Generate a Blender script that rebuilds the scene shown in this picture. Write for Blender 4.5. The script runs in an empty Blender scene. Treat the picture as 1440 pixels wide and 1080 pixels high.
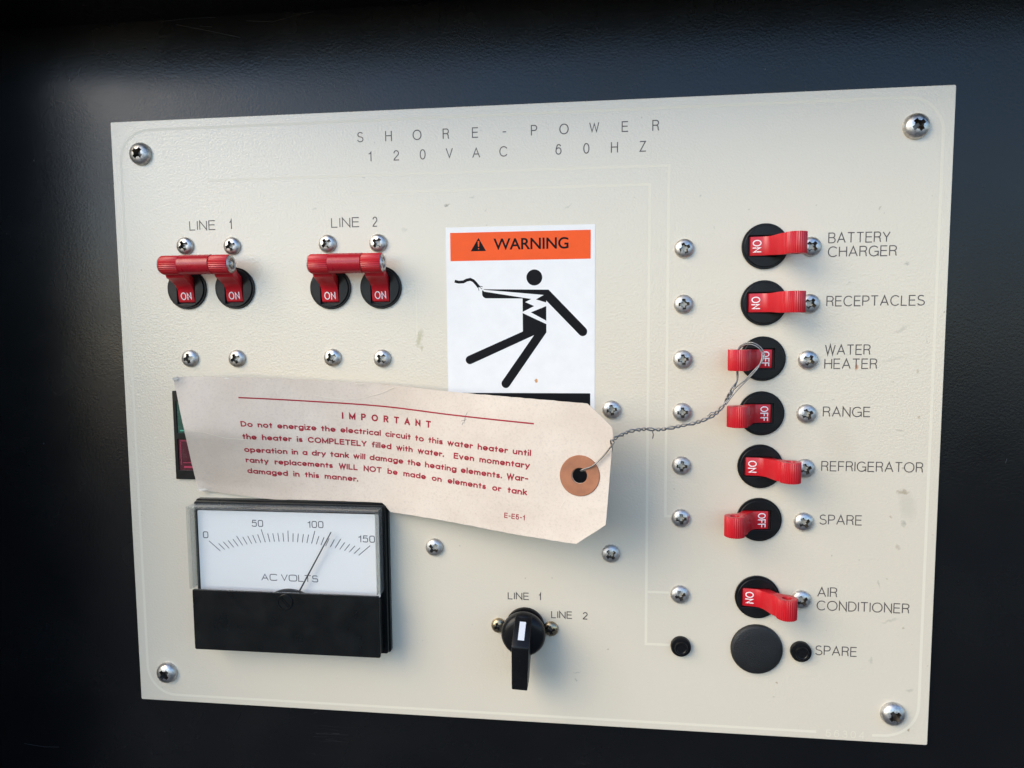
import bpy, bmesh, math, random
from math import sin, cos, pi, radians, sqrt, atan2, hypot
from mathutils import Matrix, Vector
random.seed(7)
C = bpy.context.scene.collection
SC = bpy.context.scene

# ---------------------------------------------------------------- camera, sky, sun, exposure
# Panel frame: u to the right, v up, w out of the panel (mm), panel corner at u=v=0, panel 360 x 273 mm.
U0, V0 = 180.0, 136.5
def W(u, v, w=0.0):                       # panel frame (mm) -> world (m)
    return Vector(((u-U0)*.001, -w*.001, (v-V0)*.001))
RX = Matrix.Rotation(pi/2, 4, 'X')
cam = bpy.data.cameras.new('camera'); camo = bpy.data.objects.new('camera', cam); C.objects.link(camo)
cam.sensor_width = 36; cam.lens = 24.80; cam.clip_start = .005; cam.clip_end = 50
Rc = Matrix(((0.99307,-0.00233,0.11747),(-0.00766,0.9964,0.08446),(-0.11725,-0.08477,0.98948))).to_4x4()
camo.matrix_world = Matrix.Translation(W(219.024,180.370,305.56)) @ RX @ Rc
SC.camera = camo
SUN_AZ, SUN_EL = radians(49), radians(32)        # to the left of the panel normal, above it
world = bpy.data.worlds.new("World"); SC.world = world; world.use_nodes = True
wn = world.node_tree.nodes; wl = world.node_tree.links
sky = wn.new('ShaderNodeTexSky'); sky.sky_type = 'NISHITA'; sky.sun_disc = False
sky.sun_elevation = SUN_EL; sky.sun_rotation = pi + SUN_AZ
sky.air_density = 1.0; sky.dust_density = .6; sky.ozone_density = 4.2
bg = wn['Background']; bg.inputs[1].default_value = .15
wl.new(sky.outputs[0], bg.inputs[0])
sun = bpy.data.lights.new('sun', 'SUN'); sun.energy = 1.12; sun.angle = radians(40); sun.color = (1.0,.82,.52)
suno = bpy.data.objects.new('sun', sun); C.objects.link(suno)
sd = Vector((-sin(SUN_AZ)*cos(SUN_EL), -cos(SUN_AZ)*cos(SUN_EL), sin(SUN_EL)))
suno.rotation_euler = sd.to_track_quat('Z','Y').to_euler(); suno.location = sd*2
SC.view_settings.view_transform = 'Standard'; SC.view_settings.look = 'None'
SC.view_settings.exposure = 1.15; SC.view_settings.gamma = 1.0
SC.view_settings.use_curve_mapping = False
SC.cycles.max_bounces = 10; SC.cycles.transparent_max_bounces = 12

# ---------------------------------------------------------------- materials
class NT:
    def __init__(s, name):
        s.m = bpy.data.materials.new(name); s.m.use_nodes = True
        s.t = s.m.node_tree; s.n = s.t.nodes; s.b = s.n['Principled BSDF']
        s.co = s.n.new('ShaderNodeTexCoord').outputs['Object']
    def link(s, a, b): s.t.links.new(a, b)
    def noise(s, scale, detail=3, rough=.55, dist=0, co=None):
        n = s.n.new('ShaderNodeTexNoise'); n.inputs['Scale'].default_value = scale
        n.inputs['Detail'].default_value = detail; n.inputs['Roughness'].default_value = rough
        n.inputs['Distortion'].default_value = dist
        s.link(co or s.co, n.inputs['Vector']); return n.outputs['Fac']
    def ramp(s, src, stops):
        r = s.n.new('ShaderNodeValToRGB'); e = r.color_ramp.elements
        while len(e) < len(stops): e.new(.5)
        for k, (p, c) in enumerate(stops):
            e[k].position = p; e[k].color = (c, c, c, 1) if not isinstance(c, tuple) else (*c, 1)
        s.link(src, r.inputs[0]); return r.outputs[0]
    def mix(s, fac, a, b, mode='MIX'):
        m = s.n.new('ShaderNodeMix'); m.data_type = 'RGBA'; m.blend_type = mode
        for k, v in ((0, fac), (6, a), (7, b)):
            if hasattr(v, 'type') and hasattr(v, 'is_linked'): s.link(v, m.inputs[k])
            else: m.inputs[k].default_value = v if k == 0 else (*v, 1)
        return m.outputs[2]
    def math(s, op, a, b=0.0, c=None):
        m = s.n.new('ShaderNodeMath'); m.operation = op
        for k, v in enumerate((a, b, c)):
            if v is None: continue
            if hasattr(v, 'is_linked'): s.link(v, m.inputs[k])
            else: m.inputs[k].default_value = v
        return m.outputs[0]
    def bump(s, h, strength, dist, prev=None):
        b = s.n.new('ShaderNodeBump'); b.inputs['Strength'].default_value = strength
        b.inputs['Distance'].default_value = dist; s.link(h, b.inputs['Height'])
        if prev is not None: s.link(prev, b.inputs['Normal'])
        s.link(b.outputs[0], s.b.inputs['Normal']); return b.outputs[0]
    def set(s, **k):
        for n, v in k.items():
            i = s.b.inputs[n.replace('_', ' ')]
            if hasattr(v, 'is_linked'): s.link(v, i)
            elif isinstance(v, tuple): i.default_value = (*v, 1)
            else: i.default_value = v
        return s

def panel_mat():
    m = NT('cream_painted_metal')
    base = m.mix(m.ramp(m.noise(9, 3), [(.3, 0.), (.7, 1.)]), (.69,.618,.49), (.675,.598,.465))
    blot = m.ramp(m.noise(60, 4, .6), [(.62, 0.), (.80, .07)])
    base = m.mix(blot, base, (.52,.47,.36))
    for vs_, th, am, rs in ((75, .035, .7, .72), (170, .07, .55, .80)):
        v = m.n.new('ShaderNodeTexVoronoi'); v.inputs['Scale'].default_value = vs_; m.link(m.co, v.inputs['Vector'])
        d = m.math('ADD', v.outputs['Distance'], m.math('MULTIPLY', m.math('SUBTRACT', m.noise(900, 2), .5), .12))
        spk = m.ramp(d, [(0., 1.), (th, .0)])
        vc = m.n.new('ShaderNodeSeparateColor'); m.link(v.outputs['Color'], vc.inputs[0])
        sel = m.ramp(vc.outputs[0], [(rs, 0.), (rs+.1, am)])
        base = m.mix(m.math('MULTIPLY', spk, sel), base, (.27,.21,.14))
    # individual stains (u, v, radius u, radius v, tilt, strength, colour)
    sx = m.n.new('ShaderNodeSeparateXYZ'); m.link(m.co, sx.inputs[0])
    nx = m.math('MULTIPLY', m.math('SUBTRACT', m.noise(420, 3), .5), .0030)
    ny = m.math('MULTIPLY', m.math('SUBTRACT', m.noise(510, 3), .5), .0030)
    X = m.math('ADD', sx.outputs[0], nx); Y = m.math('ADD', sx.outputs[1], ny)
    for (u, vv, ru, rv, a, k, col) in STAINS:
        dx = m.math('SUBTRACT', X, u*.001); dy = m.math('SUBTRACT', Y, vv*.001)
        ca, sa = cos(a), sin(a)
        p = m.math('DIVIDE', m.math('ADD', m.math('MULTIPLY', dx, ca), m.math('MULTIPLY', dy, sa)), ru*.001)
        q = m.math('DIVIDE', m.math('SUBTRACT', m.math('MULTIPLY', dy, ca), m.math('MULTIPLY', dx, sa)), rv*.001)
        r = m.math('ADD', m.math('MULTIPLY', p, p), m.math('MULTIPLY', q, q))
        f = m.ramp(r, [(0., k), (1., 0.)])
        base = m.mix(f, base, col)
    m.set(Base_Color=base, Roughness=.25, Specular_IOR_Level=1.0)
    b = m.bump(m.noise(1080, 3, .5, .3), .85, .00013)
    m.bump(m.noise(300, 2), .14, .00015, b)
    return m.m
BRN, GRY, ORG = (.33,.25,.15), (.36,.34,.27), (.55,.22,.06)
STAINS = [(351,141,.8,.5,.3,.6,BRN),(353.5,172,.4,.9,0,.6,GRY),(349,187,1.1,.4,.5,.5,GRY),(333,226,.6,.6,0,.5,BRN),(308,228,.4,.5,0,.5,GRY),(346,120,.7,.4,.2,.7,BRN),(341.5,99,.9,.5,-.4,.5,BRN),(127,210,.9,1.6,.2,.30,(.45,.36,.20)),(113.6,205.5,.9,2.2,0,.30,(.40,.30,.18)),(341,72,.7,.5,.2,.55,BRN),(330,80,.5,.5,0,.45,GRY),(296,18,.5,.5,0,.5,BRN),(72,238,.5,.4,0,.5,GRY),(88,243,.7,.3,.3,.5,GRY),(172,229,.9,.3,.6,.5,GRY),(141.7,174.5,1.5,5.0,-.25,.75,(.42,.38,.22)), (142.5,170.2,1.0,2.0,0,.6,(.38,.33,.18)), (154.8,231.8,1.3,.7,.2,.85,(.20,.16,.08)),
 (166,235,1.6,.5,.1,.45,GRY), (326.0,161.6,.8,1.5,-.5,.95,ORG), (346.2,109.5,3.0,.9,.05,.65,BRN), (346.9,96.2,.9,1.7,.4,.6,GRY),
 (344.1,203.6,1.6,.6,.1,.7,GRY), (343,177,4,1,.5,.35,GRY), (350,160,.7,1.0,.3,.5,BRN), (343.5,135.5,2,.7,-.2,.5,GRY), (348,104,4,8,.2,.22,GRY),
 (211.3,24.5,1.8,.4,.1,.5,GRY), (211,21,1.0,.5,-.5,.7,GRY), (262,233,.5,.7,0,.5,GRY), (207,230,2.5,.5,.5,.4,GRY), (338,70,.6,1.8,.3,.5,GRY),
 (343,54,4,.7,.4,.4,GRY), (349,51,.8,.8,0,.5,BRN), (336,36,.7,2,0,.35,GRY), (297.5,24.5,.7,.7,0,.7,BRN), (352.5,6.3,.5,1.1,.2,.8,BRN),
 (136,222,1.5,1,0,.3,GRY), (95,232,1.3,.5,.2,.4,GRY), (352,24,2,.8,.2,.4,GRY), (345,86,1.2,1.2,0,.35,BRN), (118,245,.8,.5,0,.5,GRY), (320,130,8,14,.4,.10,BRN),
 (322,196,.9,.3,.2,.5,GRY),(325.5,194.6,1.2,.3,.1,.4,GRY),(268,220,.4,.6,0,.6,GRY),(205,196,.5,.5,0,.3,GRY),(317,148,1.1,.5,.3,.5,GRY),(341,165,7,1.0,.25,.22,GRY)]

def plain(name, col, rough=.4, spec=.5, metal=0., nscale=None, nstr=.2, ndist=.0001, var=.0, rvar=0.):
    m = NT(name)
    c = col
    if var:
        c = m.mix(m.ramp(m.noise(140, 5, .6), [(.35, 0.), (.7, 1.)]), col, tuple(x*(1-var) for x in col))
    r = rough
    if rvar: r = m.ramp(m.noise(260, 4), [(.3, max(0.02, rough-rvar)), (.7, rough+rvar)])
    m.set(Base_Color=c, Roughness=r, Specular_IOR_Level=spec, Metallic=metal)
    if nscale: m.bump(m.noise(nscale, 3), nstr, ndist)
    return m.m
def wall_mat():
    m = NT('black_textured_paint')
    c = m.mix(m.ramp(m.noise(14, 5, .65), [(.45, 0.), (.75, 1.)]), (.0030,.0033,.0038), (.0048,.0050,.0052))
    v = m.n.new('ShaderNodeTexVoronoi'); v.inputs['Scale'].default_value = 120; m.link(m.co, v.inputs['Vector'])
    vc = m.n.new('ShaderNodeSeparateColor'); m.link(v.outputs['Color'], vc.inputs[0])
    dust = m.math('MULTIPLY', m.ramp(v.outputs['Distance'], [(0., 1.), (.05, 0.)]), m.ramp(vc.outputs[1], [(.80, 0.), (.88, .6)]))
    c = m.mix(dust, c, (.16,.15,.15))
    # long thin scratches
    mp = m.n.new('ShaderNodeMapping'); mp.inputs['Rotation'].default_value = (0, 0, .12); mp.inputs['Scale'].default_value = (6, 90, 1)
    m.link(m.co, mp.inputs[0])
    sc = m.math('MULTIPLY', m.ramp(m.noise(4, 2, .5, .6, mp.outputs[0]), [(.497, 0.), (.5, 1.), (.503, 0.)]), m.ramp(m.noise(16, 3), [(.62, 0.), (.70, .25)]))
    c = m.mix(sc, c, (.14,.14,.15))
    m.set(Base_Color=c, Roughness=m.ramp(m.noise(25, 4), [(.3, .22), (.7, .30)]), Specular_IOR_Level=.42)
    b = m.bump(m.noise(1080, 3, .5, .3), .5, .00013)
    m.bump(m.noise(300, 2), .12, .00015, b)
    return m.m
def plastic_scuffed(name, col, rough=.30, spec=.24):
    m = NT(name)
    v = m.n.new('ShaderNodeTexVoronoi'); v.inputs['Scale'].default_value = 330; m.link(m.co, v.inputs['Vector'])
    vc = m.n.new('ShaderNodeSeparateColor'); m.link(v.outputs['Color'], vc.inputs[0])
    dust = m.math('MULTIPLY', m.ramp(v.outputs['Distance'], [(0., 1.), (.10, 0.)]), m.ramp(vc.outputs[1], [(.80, 0.), (.9, .4)]))
    c = m.mix(m.ramp(m.noise(90, 5), [(.5, 0.), (.8, .5)]), col, tuple(x*1.8+.004 for x in col))
    c = m.mix(dust, c, (.12,.12,.12))
    m.set(Base_Color=c, Roughness=m.ramp(m.noise(120, 4), [(.3, rough-.05), (.7, rough+.1)]), Specular_IOR_Level=spec)
    m.bump(m.noise(900, 2), .12, .0001)
    return m.m
def steel_mat(name, col, rough):
    m = NT(name)
    c = m.mix(m.ramp(m.noise(700, 5, .7), [(.42, 0.), (.72, 1.)]), col, tuple(x*.5 for x in col))
    rnd = m.n.new('ShaderNodeObjectInfo').outputs['Random']
    c = m.mix(m.math('MULTIPLY', rnd, .35), c, tuple(x*.62 for x in col))
    m.set(Base_Color=c, Metallic=1., Roughness=m.math('MULTIPLY_ADD', rnd, .12, m.ramp(m.noise(500, 4), [(.3, rough-.06), (.7, rough+.12)])))
    m.bump(m.noise(1300, 3), .25, .0001)
    return m.m
def tag_mat():
    m = NT('manila_card')
    c = m.mix(m.ramp(m.noise(26, 5, .6), [(.3, 0.), (.72, 1.)]), (.755,.65,.54), (.625,.52,.42))
    c = m.mix(m.ramp(m.noise(1100, 2, .7), [(.5, 0.), (.72, .36)]), c, (.50,.41,.33))
    c = m.mix(m.ramp(m.noise(75, 3, .6, .5), [(.66, 0.), (.76, .35)]), c, (.50,.42,.32))
    m.set(Base_Color=c, Roughness=.8, Specular_IOR_Level=.25)
    b = m.bump(m.noise(60, 5, .6), .6, .0008)
    m.bump(m.noise(1100, 3), .3, .0001, b)
    return m.m
def glass_mat(name, tint, gl_rough=.03, alpha=.95):
    m = NT(name); n = m.n
    tr = n.new('ShaderNodeBsdfTransparent'); tr.inputs[0].default_value = (*tint, 1)
    gl = n.new('ShaderNodeBsdfGlossy'); gl.inputs['Roughness'].default_value = gl_rough; gl.inputs[0].default_value = (.9,.9,.9,1)
    lw = n.new('ShaderNodeLayerWeight'); fr = m.math('MULTIPLY_ADD', m.math('POWER', lw.outputs['Facing'], 5.0), .9, .035)
    mx = n.new('ShaderNodeMixShader'); m.link(fr, mx.inputs[0]); m.link(tr.outputs[0], mx.inputs[1]); m.link(gl.outputs[0], mx.inputs[2])
    out = [x for x in n if x.type == 'OUTPUT_MATERIAL'][0]; m.link(mx.outputs[0], out.inputs[0])
    if alpha < .9:
        df = n.new('ShaderNodeBsdfDiffuse'); df.inputs[0].default_value = (.42,.43,.42,1)  # grey diffuse stands in for sky reflected in the cover edges
        m2 = n.new('ShaderNodeMixShader'); m2.inputs[0].default_value = 1-alpha
        m.link(mx.outputs[0], m2.inputs[1]); m.link(df.outputs[0], m2.inputs[2]); m.link(m2.outputs[0], out.inputs[0])
    return m.m

M = dict(panel=panel_mat(), wall=wall_mat(),
 line=plain('pale_silkscreen_line', (.735,.67,.53), .25, nscale=820, nstr=.5),
 ink=plain('dark_grey_ink', (.085,.07,.065), .5), steel=steel_mat('stainless_steel', (.70,.68,.65), .36),
 brass=steel_mat('yellow_zinc', (.50,.41,.27), .25), red=plain('red_plastic', (.54,.010,.018), .34, nscale=500, nstr=.08, var=.12, rvar=.06),
 redbar=plain('red_tie_bar_plastic', (.43,.010,.020), .30, nscale=700, nstr=.1, var=.15, rvar=.06), white_ink=plain('white_ink', (.85,.78,.78), .5),
 black=plastic_scuffed('black_plastic', (.006,.006,.0065)), body=plain('dark_recess_plastic', (.006,.006,.006), .6),
 cap=plain('grained_black_plastic', (.010,.010,.010), .45, nscale=2300, nstr=1., ndist=.00025, var=.4),
 gauge=plastic_scuffed('gauge_black_plastic', (.004,.0048,.005), .30, .28), dial=plain('white_dial_card', (.84,.825,.805), .55),
 dial_ink=plain('dial_ink', (.09,.09,.10), .5), needle=plain('needle_black', (.02,.02,.022), .4), hub=plain('hub_grey', (.035,.035,.038), .45),
 clear=glass_mat('clear_acrylic', (.975,.98,.98)), clearside=glass_mat('clear_acrylic_edge', (.95,.96,.95), .08, .88),
 sticker=plain('white_vinyl', (.84,.82,.79), .42, nscale=820, nstr=.25, var=.05), orange=plain('orange_print', (.90,.10,.010), .5, .3, nscale=820, nstr=.2, var=.06),
 sblack=plain('black_print', (.006,.006,.007), .55, .12, nscale=820, nstr=.2, rvar=.08), tag=tag_mat(), tagink=plain('red_ink', (.38,.007,.026), .75, var=.25),
 ring=plain('brown_fibre_paper', (.42,.17,.085), .75, nscale=1200, nstr=.4, var=.28), wire=steel_mat('galvanised_wire', (.36,.35,.34), .38),
 green=plain('dark_green_lens', (.010,.075,.05), .25, rvar=.05), greenb=plain('green_print', (.06,.36,.24), .4), redlens=plain('dark_red_lens', (.07,.006,.016), .25, rvar=.05),
 redb=plain('red_print', (.42,.02,.07), .4), knobwhite=plain('white_indicator_paint', (.66,.68,.71), .45, var=.10), stain=plain('yellow_residue', (.62,.52,.32), .5), rust=plain('orange_residue', (.60,.30,.12), .5),
 ground=plain('pale_concrete', (.075,.073,.07), .9, var=.2),
 recess=steel_mat('grimy_recess', (.20,.18,.16), .42),  # darker steel carries the shade inside the screw cross
 scuff=plain('grey_scuff', (.03,.032,.035), .6),
 torn=plain('torn_card_fibre', (.78,.70,.58), .9))

# ---------------------------------------------------------------- mesh helpers (all numbers mm; local x=u, y=v, z=w)
class MB:
    def __init__(s): s.v = []; s.f = []
    def add(s, vs, fs):
        o = len(s.v); s.v += [tuple(p) for p in vs]; s.f += [tuple(i+o for i in f) for f in fs]; return s
    def box(s, x0, x1, y0, y1, z0, z1):
        return s.add([(x,y,z) for z in (z0,z1) for y in (y0,y1) for x in (x0,x1)],
                     [(0,2,3,1),(4,5,7,6),(0,1,5,4),(2,6,7,3),(0,4,6,2),(1,3,7,5)])
    def lathe(s, prof, cx=0, cy=0, n=48, cap=True):           # prof: (r, z) from base outwards to the top centre
        vs = []; fs = []; k = len(prof)
        for j in range(n):
            a = 2*pi*j/n
            for r, z in prof: vs.append((cx+r*cos(a), cy+r*sin(a), z))
        for j in range(n):
            j2 = (j+1) % n
            for i in range(k-1): fs.append((j*k+i, j2*k+i, j2*k+i+1, j*k+i+1))
        if cap: fs.append(tuple(j*k+k-1 for j in range(n)))
        return s.add(vs, fs)
    def prism(s, poly, z0, z1):                                # poly counter-clockwise
        n = len(poly)
        return s.add([(x,y,z0) for x,y in poly]+[(x,y,z1) for x,y in poly],
              [tuple(range(n))[::-1], tuple(range(n,2*n))]+[(i,(i+1)%n,(i+1)%n+n,i+n) for i in range(n)])
    def poly(s, pts, z): return s.add([(x,y,z) for x,y in pts], [tuple(range(len(pts)))])
    def tube(s, pts, r, n=8):
        pts = [Vector(p) for p in pts]; vs = []; fs = []
        up = Vector((0.3,0.2,1)).normalized(); prevn = None
        for i, p in enumerate(pts):
            t = (pts[min(i+1,len(pts)-1)]-pts[max(i-1,0)]).normalized()
            a = prevn if prevn else up
            nn = (a - t*a.dot(t)).normalized(); prevn = nn; b = t.cross(nn)
            for k in range(n):
                an = 2*pi*k/n; vs.append(tuple(p+(nn*cos(an)+b*sin(an))*r))
        for i in range(len(pts)-1):
            for k in range(n):
                k2 = (k+1)%n; fs.append((i*n+k, i*n+k2, (i+1)*n+k2, (i+1)*n+k))
        fs.append(tuple(range(n))[::-1]); fs.append(tuple((len(pts)-1)*n+k for k in range(n)))
        return s.add(vs, fs)
    def join(s, me, dx=0, dy=0, dz=0):                         # add an existing mesh (metres)
        return s.add([(p.co.x*1000+dx, p.co.y*1000+dy, p.co.z*1000+dz) for p in me.vertices], [tuple(p.vertices) for p in me.polygons])
    def mesh(s, name, mat, smooth=0.0, bevel=0.0, seg=2):
        me = bpy.data.meshes.new(name); me.from_pydata([(x*.001,y*.001,z*.001) for x,y,z in s.v], [], s.f)
        bm = bmesh.new(); bm.from_mesh(me); bmesh.ops.recalc_face_normals(bm, faces=bm.faces)
        if bevel:
            eg = [e for e in bm.edges if len(e.link_faces) == 2 and e.calc_face_angle(0) > radians(32)]
            bmesh.ops.bevel(bm, geom=eg, offset=bevel*.001, segments=seg, profile=.5, affect='EDGES', clamp_overlap=True)
        bm.to_mesh(me); bm.free()
        me.materials.append(M[mat])
        if smooth:
            me.shade_smooth(); me.set_sharp_from_angle(angle=radians(smooth))
        return me
def link(name, me, parent=None, loc=None):
    o = bpy.data.objects.new(name, me); C.objects.link(o)
    if parent is not None: o.parent = parent
    if loc is not None: o.location = tuple(x*.001 for x in loc)
    return o
def tag(o, label, cat, group=None):
    o['label'] = label; o['category'] = cat
    if group: o['group'] = group
    return o
def thing(name, u, v, label, cat, group=None, rot=0.0, w=0.0, me=None):
    o = bpy.data.objects.new(name, me); C.objects.link(o)
    o.matrix_world = Matrix.Translation(W(u,v,w)) @ RX @ Matrix.Rotation(rot, 4, 'Z')
    if me is None: o.empty_display_size = .01
    return tag(o, label, cat, group)
def copy_tree(o, parent=None):
    c = o.copy(); C.objects.link(c)
    if parent is not None: c.parent = parent
    for ch in list(o.children): copy_tree(ch, c)
    return c
def place(o, u, v, rot=0.0, w=0.0):
    o.matrix_world = Matrix.Translation(W(u,v,w)) @ RX @ Matrix.Rotation(rot, 4, 'Z')
def circle(cx, cy, r, n=48): return [(cx+r*cos(2*pi*k/n), cy+r*sin(2*pi*k/n)) for k in range(n)]
def rrect(x0, y0, x1, y1, r, n=5):
    pts = []
    for cx, cy, a in ((x1-r,y0+r,-90),(x1-r,y1-r,0),(x0+r,y1-r,90),(x0+r,y0+r,180)):
        for k in range(n+1): pts.append((cx+r*cos(radians(a+90*k/n)), cy+r*sin(radians(a+90*k/n))))
    return pts
def plate(loops, z0, z1, bevel=0.0, res=2):                    # filled 2D outline with holes, extruded
    cu = bpy.data.curves.new('c', 'CURVE'); cu.dimensions = '2D'; cu.fill_mode = 'BOTH'
    for lp in loops:
        sp = cu.splines.new('POLY'); sp.points.add(len(lp)-1)
        for p, (x, y) in zip(sp.points, lp): p.co = (x*.001, y*.001, 0, 1)
        sp.use_cyclic_u = True
    cu.extrude = ((z1-z0)/2-bevel)*.001; cu.bevel_depth = bevel*.001; cu.bevel_resolution = res; cu.offset = -bevel*.001
    o = bpy.data.objects.new('c', cu); C.objects.link(o); bpy.context.view_layer.update()
    me = bpy.data.meshes.new_from_object(o); bpy.data.objects.remove(o)
    mb = MB(); mb.join(me, dz=(z0+z1)/2); bpy.data.meshes.remove(me); bpy.data.curves.remove(cu)
    return mb
def boolean(me, cutter_mb, mat):                               # difference, applied
    a = bpy.data.objects.new('a', me); C.objects.link(a)
    cm = cutter_mb.mesh('cut', mat); b = bpy.data.objects.new('b', cm); C.objects.link(b)
    md = a.modifiers.new('x', 'BOOLEAN'); md.object = b; md.operation = 'DIFFERENCE'; md.solver = 'EXACT'
    dg = bpy.context.evaluated_depsgraph_get(); dg.update()
    out = bpy.data.meshes.new_from_object(a.evaluated_get(dg))
    bpy.data.objects.remove(a); bpy.data.objects.remove(b)
    out.materials.clear(); out.materials.append(M[mat])
    return out

# ---------------------------------------------------------------- stroke lettering
SQ = 2.0
def arc(cx, cy, rx, ry, a0, a1, n=14):
    out = []
    for k in range(n+1):
        a = radians(a0+(a1-a0)*k/n); c, s = cos(a), sin(a); e = 2/SQ
        out.append((cx+rx*math.copysign(abs(c)**e, c), cy+ry*math.copysign(abs(s)**e, s)))
    return out
def glyphs(sq=2.0):
    global SQ; SQ = sq; A = arc; g = {}
    g['A']=(.74,[[(0,0),(.37,1),(.74,0)],[(.125,.33),(.615,.33)]])
    g['B']=(.60,[[(0,0),(0,1),(.34,1)]+A(.34,.765,.22,.235,90,-90)+[(0,.53)],[(.34,.53)]+A(.34,.265,.26,.265,90,-90)+[(0,0)]])
    g['C']=(.76,[A(.42,.5,.42,.5,42,318,22)])
    g['D']=(.68,[[(0,0),(0,1),(.25,1)]+A(.25,.5,.43,.5,90,-90,18)+[(0,0)]])
    g['E']=(.56,[[(.56,1),(0,1),(0,0),(.58,0)],[(0,.53),(.53,.53)]])
    g['F']=(.52,[[(.54,1),(0,1),(0,0)],[(0,.51),(.48,.51)]])
    g['G']=(.80,[A(.42,.5,.42,.5,42,330,22),[(.80,0),(.80,.47),(.46,.47)]])
    g['H']=(.64,[[(0,0),(0,1)],[(.64,0),(.64,1)],[(0,.53),(.64,.53)]])
    g['I']=(.0,[[(0,0),(0,1)]])
    g['L']=(.50,[[(0,1),(0,0),(.50,0)]])
    g['M']=(.80,[[(0,0),(0,1),(.40,.12),(.80,1),(.80,0)]])
    g['N']=(.64,[[(0,0),(0,1),(.64,0),(.64,1)]])
    g['O']=(.88,[A(.44,.5,.44,.5,90,450,30)])
    g['P']=(.56,[[(0,0),(0,1),(.30,1)]+A(.30,.735,.27,.265,90,-90)+[(0,.47)]])
    g['R']=(.60,[[(0,0),(0,1),(.34,1)]+A(.34,.755,.24,.245,90,-90)+[(0,.51)],[(.36,.51),(.47,.46),(.54,.33),(.55,.1),(.60,0)]])
    g['S']=(.60,[A(.30,.755,.27,.245,35,180,9)+A(.32,.755,.29,.23,190,262,5)+A(.28,.25,.32,.27,75,-10,6)+A(.30,.25,.30,.25,-18,-165,9)])
    g['T']=(.64,[[(0,1),(.64,1)],[(.32,1),(.32,0)]])
    g['V']=(.66,[[(0,1),(.33,0),(.66,1)]])
    g['W']=(.94,[[(0,1),(.235,0),(.47,1),(.705,0),(.94,1)]])
    g['Y']=(.64,[[(0,1),(.32,.44),(.64,1)],[(.32,.44),(.32,0)]])
    g['Z']=(.58,[[(.02,1),(.56,1),(0,0),(.58,0)]])
    g['0']=(.54,[A(.27,.5,.27,.5,90,450,26)])
    g['1']=(.24,[[(0,.76),(.13,.80),(.22,1),(.22,0)]])
    g['2']=(.52,[A(.26,.73,.25,.27,175,-35,12)+[(.03,.10),(0,0),(.52,0)]])
    g['3']=(.52,[A(.25,.75,.22,.25,160,-90,12),A(.25,.27,.27,.27,90,-165,14)])
    g['4']=(.54,[[(.42,0),(.42,1),(0,.26),(.54,.26)]])
    g['5']=(.52,[[(.48,1),(.09,1),(.04,.50)]+A(.26,.33,.26,.33,125,-160,16)])
    g['6']=(.54,[A(.27,.33,.27,.33,90,450,20),[(.0,.36),(.03,.62),(.12,.87)]+A(.29,.80,.20,.20,130,20,6)])
    g['-']=(.30,[[(0,.45),(.30,.45)]]); g['.']=(.02,[[(0,0),(0,.10)]]); g["'"]=(.02,[[(0,.8),(0,1)]])
    x = .67; r = x/2                       # lower case, geometric
    g['o']=(.62,[A(.31,r,.31,r,90,450,20)])
    g['a']=(.60,[A(.30,r,.30,r,90,450,20),[(.60,0),(.60,x)]])
    g['d']=(.60,[A(.30,r,.30,r,90,450,20),[(.60,0),(.60,1.02)]])
    g['b']=(.60,[A(.30,r,.30,r,90,450,20),[(0,0),(0,1.02)]])
    g['p']=(.60,[A(.30,r,.30,r,90,450,20),[(0,-.30),(0,x)]])
    g['g']=(.60,[A(.30,r,.30,r,90,450,20),[(.60,x),(.60,-.02)]+A(.30,-.05,.30,.26,0,-150,8)])
    g['c']=(.50,[A(.31,r,.31,r,48,312,16)])
    g['e']=(.60,[[(.01,.24),(.60,.40)]+A(.30,r,.30,r,15,322,18)])
    g['f']=(.32,[A(.30,.84,.16,.19,80,180,6)+[(.14,0)],[(0,.62),(.30,.62)]])
    g['h']=(.50,[[(0,0),(0,1.02)],A(.25,.37,.25,.27,180,0,10)+[(.50,0)]])
    g['n']=(.50,[[(0,0),(0,x)],A(.25,.37,.25,.27,180,0,10)+[(.50,0)]])
    g['m']=(.84,[[(0,0),(0,x)],A(.21,.40,.21,.24,180,0,10)+[(.42,0)],A(.63,.40,.21,.24,180,0,10)+[(.84,0)]])
    g['i']=(.0,[[(0,0),(0,x-.05)],[(0,1.0),(0,1.02)]])
    g['k']=(.46,[[(0,0),(0,1.02)],[(.42,x),(.04,.31)],[(.14,.38),(.48,0)]])
    g['l']=(.0,[[(0,0),(0,1.02)]])
    g['r']=(.30,[[(0,0),(0,x)],A(.22,.36,.22,.26,180,60,7)])
    g['s']=(.40,[A(.20,.475,.18,.165,40,180,6)+A(.20,.475,.18,.165,185,250,3)+A(.19,.165,.20,.165,70,0,4)+A(.19,.165,.20,.165,-5,-150,7)])
    g['t']=(.30,[[(.15,0),(.15,.90)],[(0,.62),(.30,.62)]])
    g['u']=(.50,[[(0,x)]+A(.25,.27,.25,.27,180,360,10),[(.50,0),(.50,x)]])
    g['v']=(.52,[[(0,x),(.26,0),(.52,x)]])
    g['w']=(.82,[[(0,x),(.205,0),(.41,x),(.615,0),(.82,x)]])
    g['y']=(.54,[[(0,x),(.27,.02)],[(.54,x),(.12,-.30)]])
    g['z']=(.44,[[(.02,x),(.43,x),(0,0),(.44,0)]])
    return g
G_HELV, G_EURO = glyphs(2.1), glyphs(4.2)
G_FUT = glyphs(2.0)
G_FUT['R'] = (.60,[G_FUT['R'][1][0],[(.30,.49),(.60,0)]])
G_BOLD = dict(G_HELV); G_BOLD['R'] = G_FUT['R']
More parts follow.
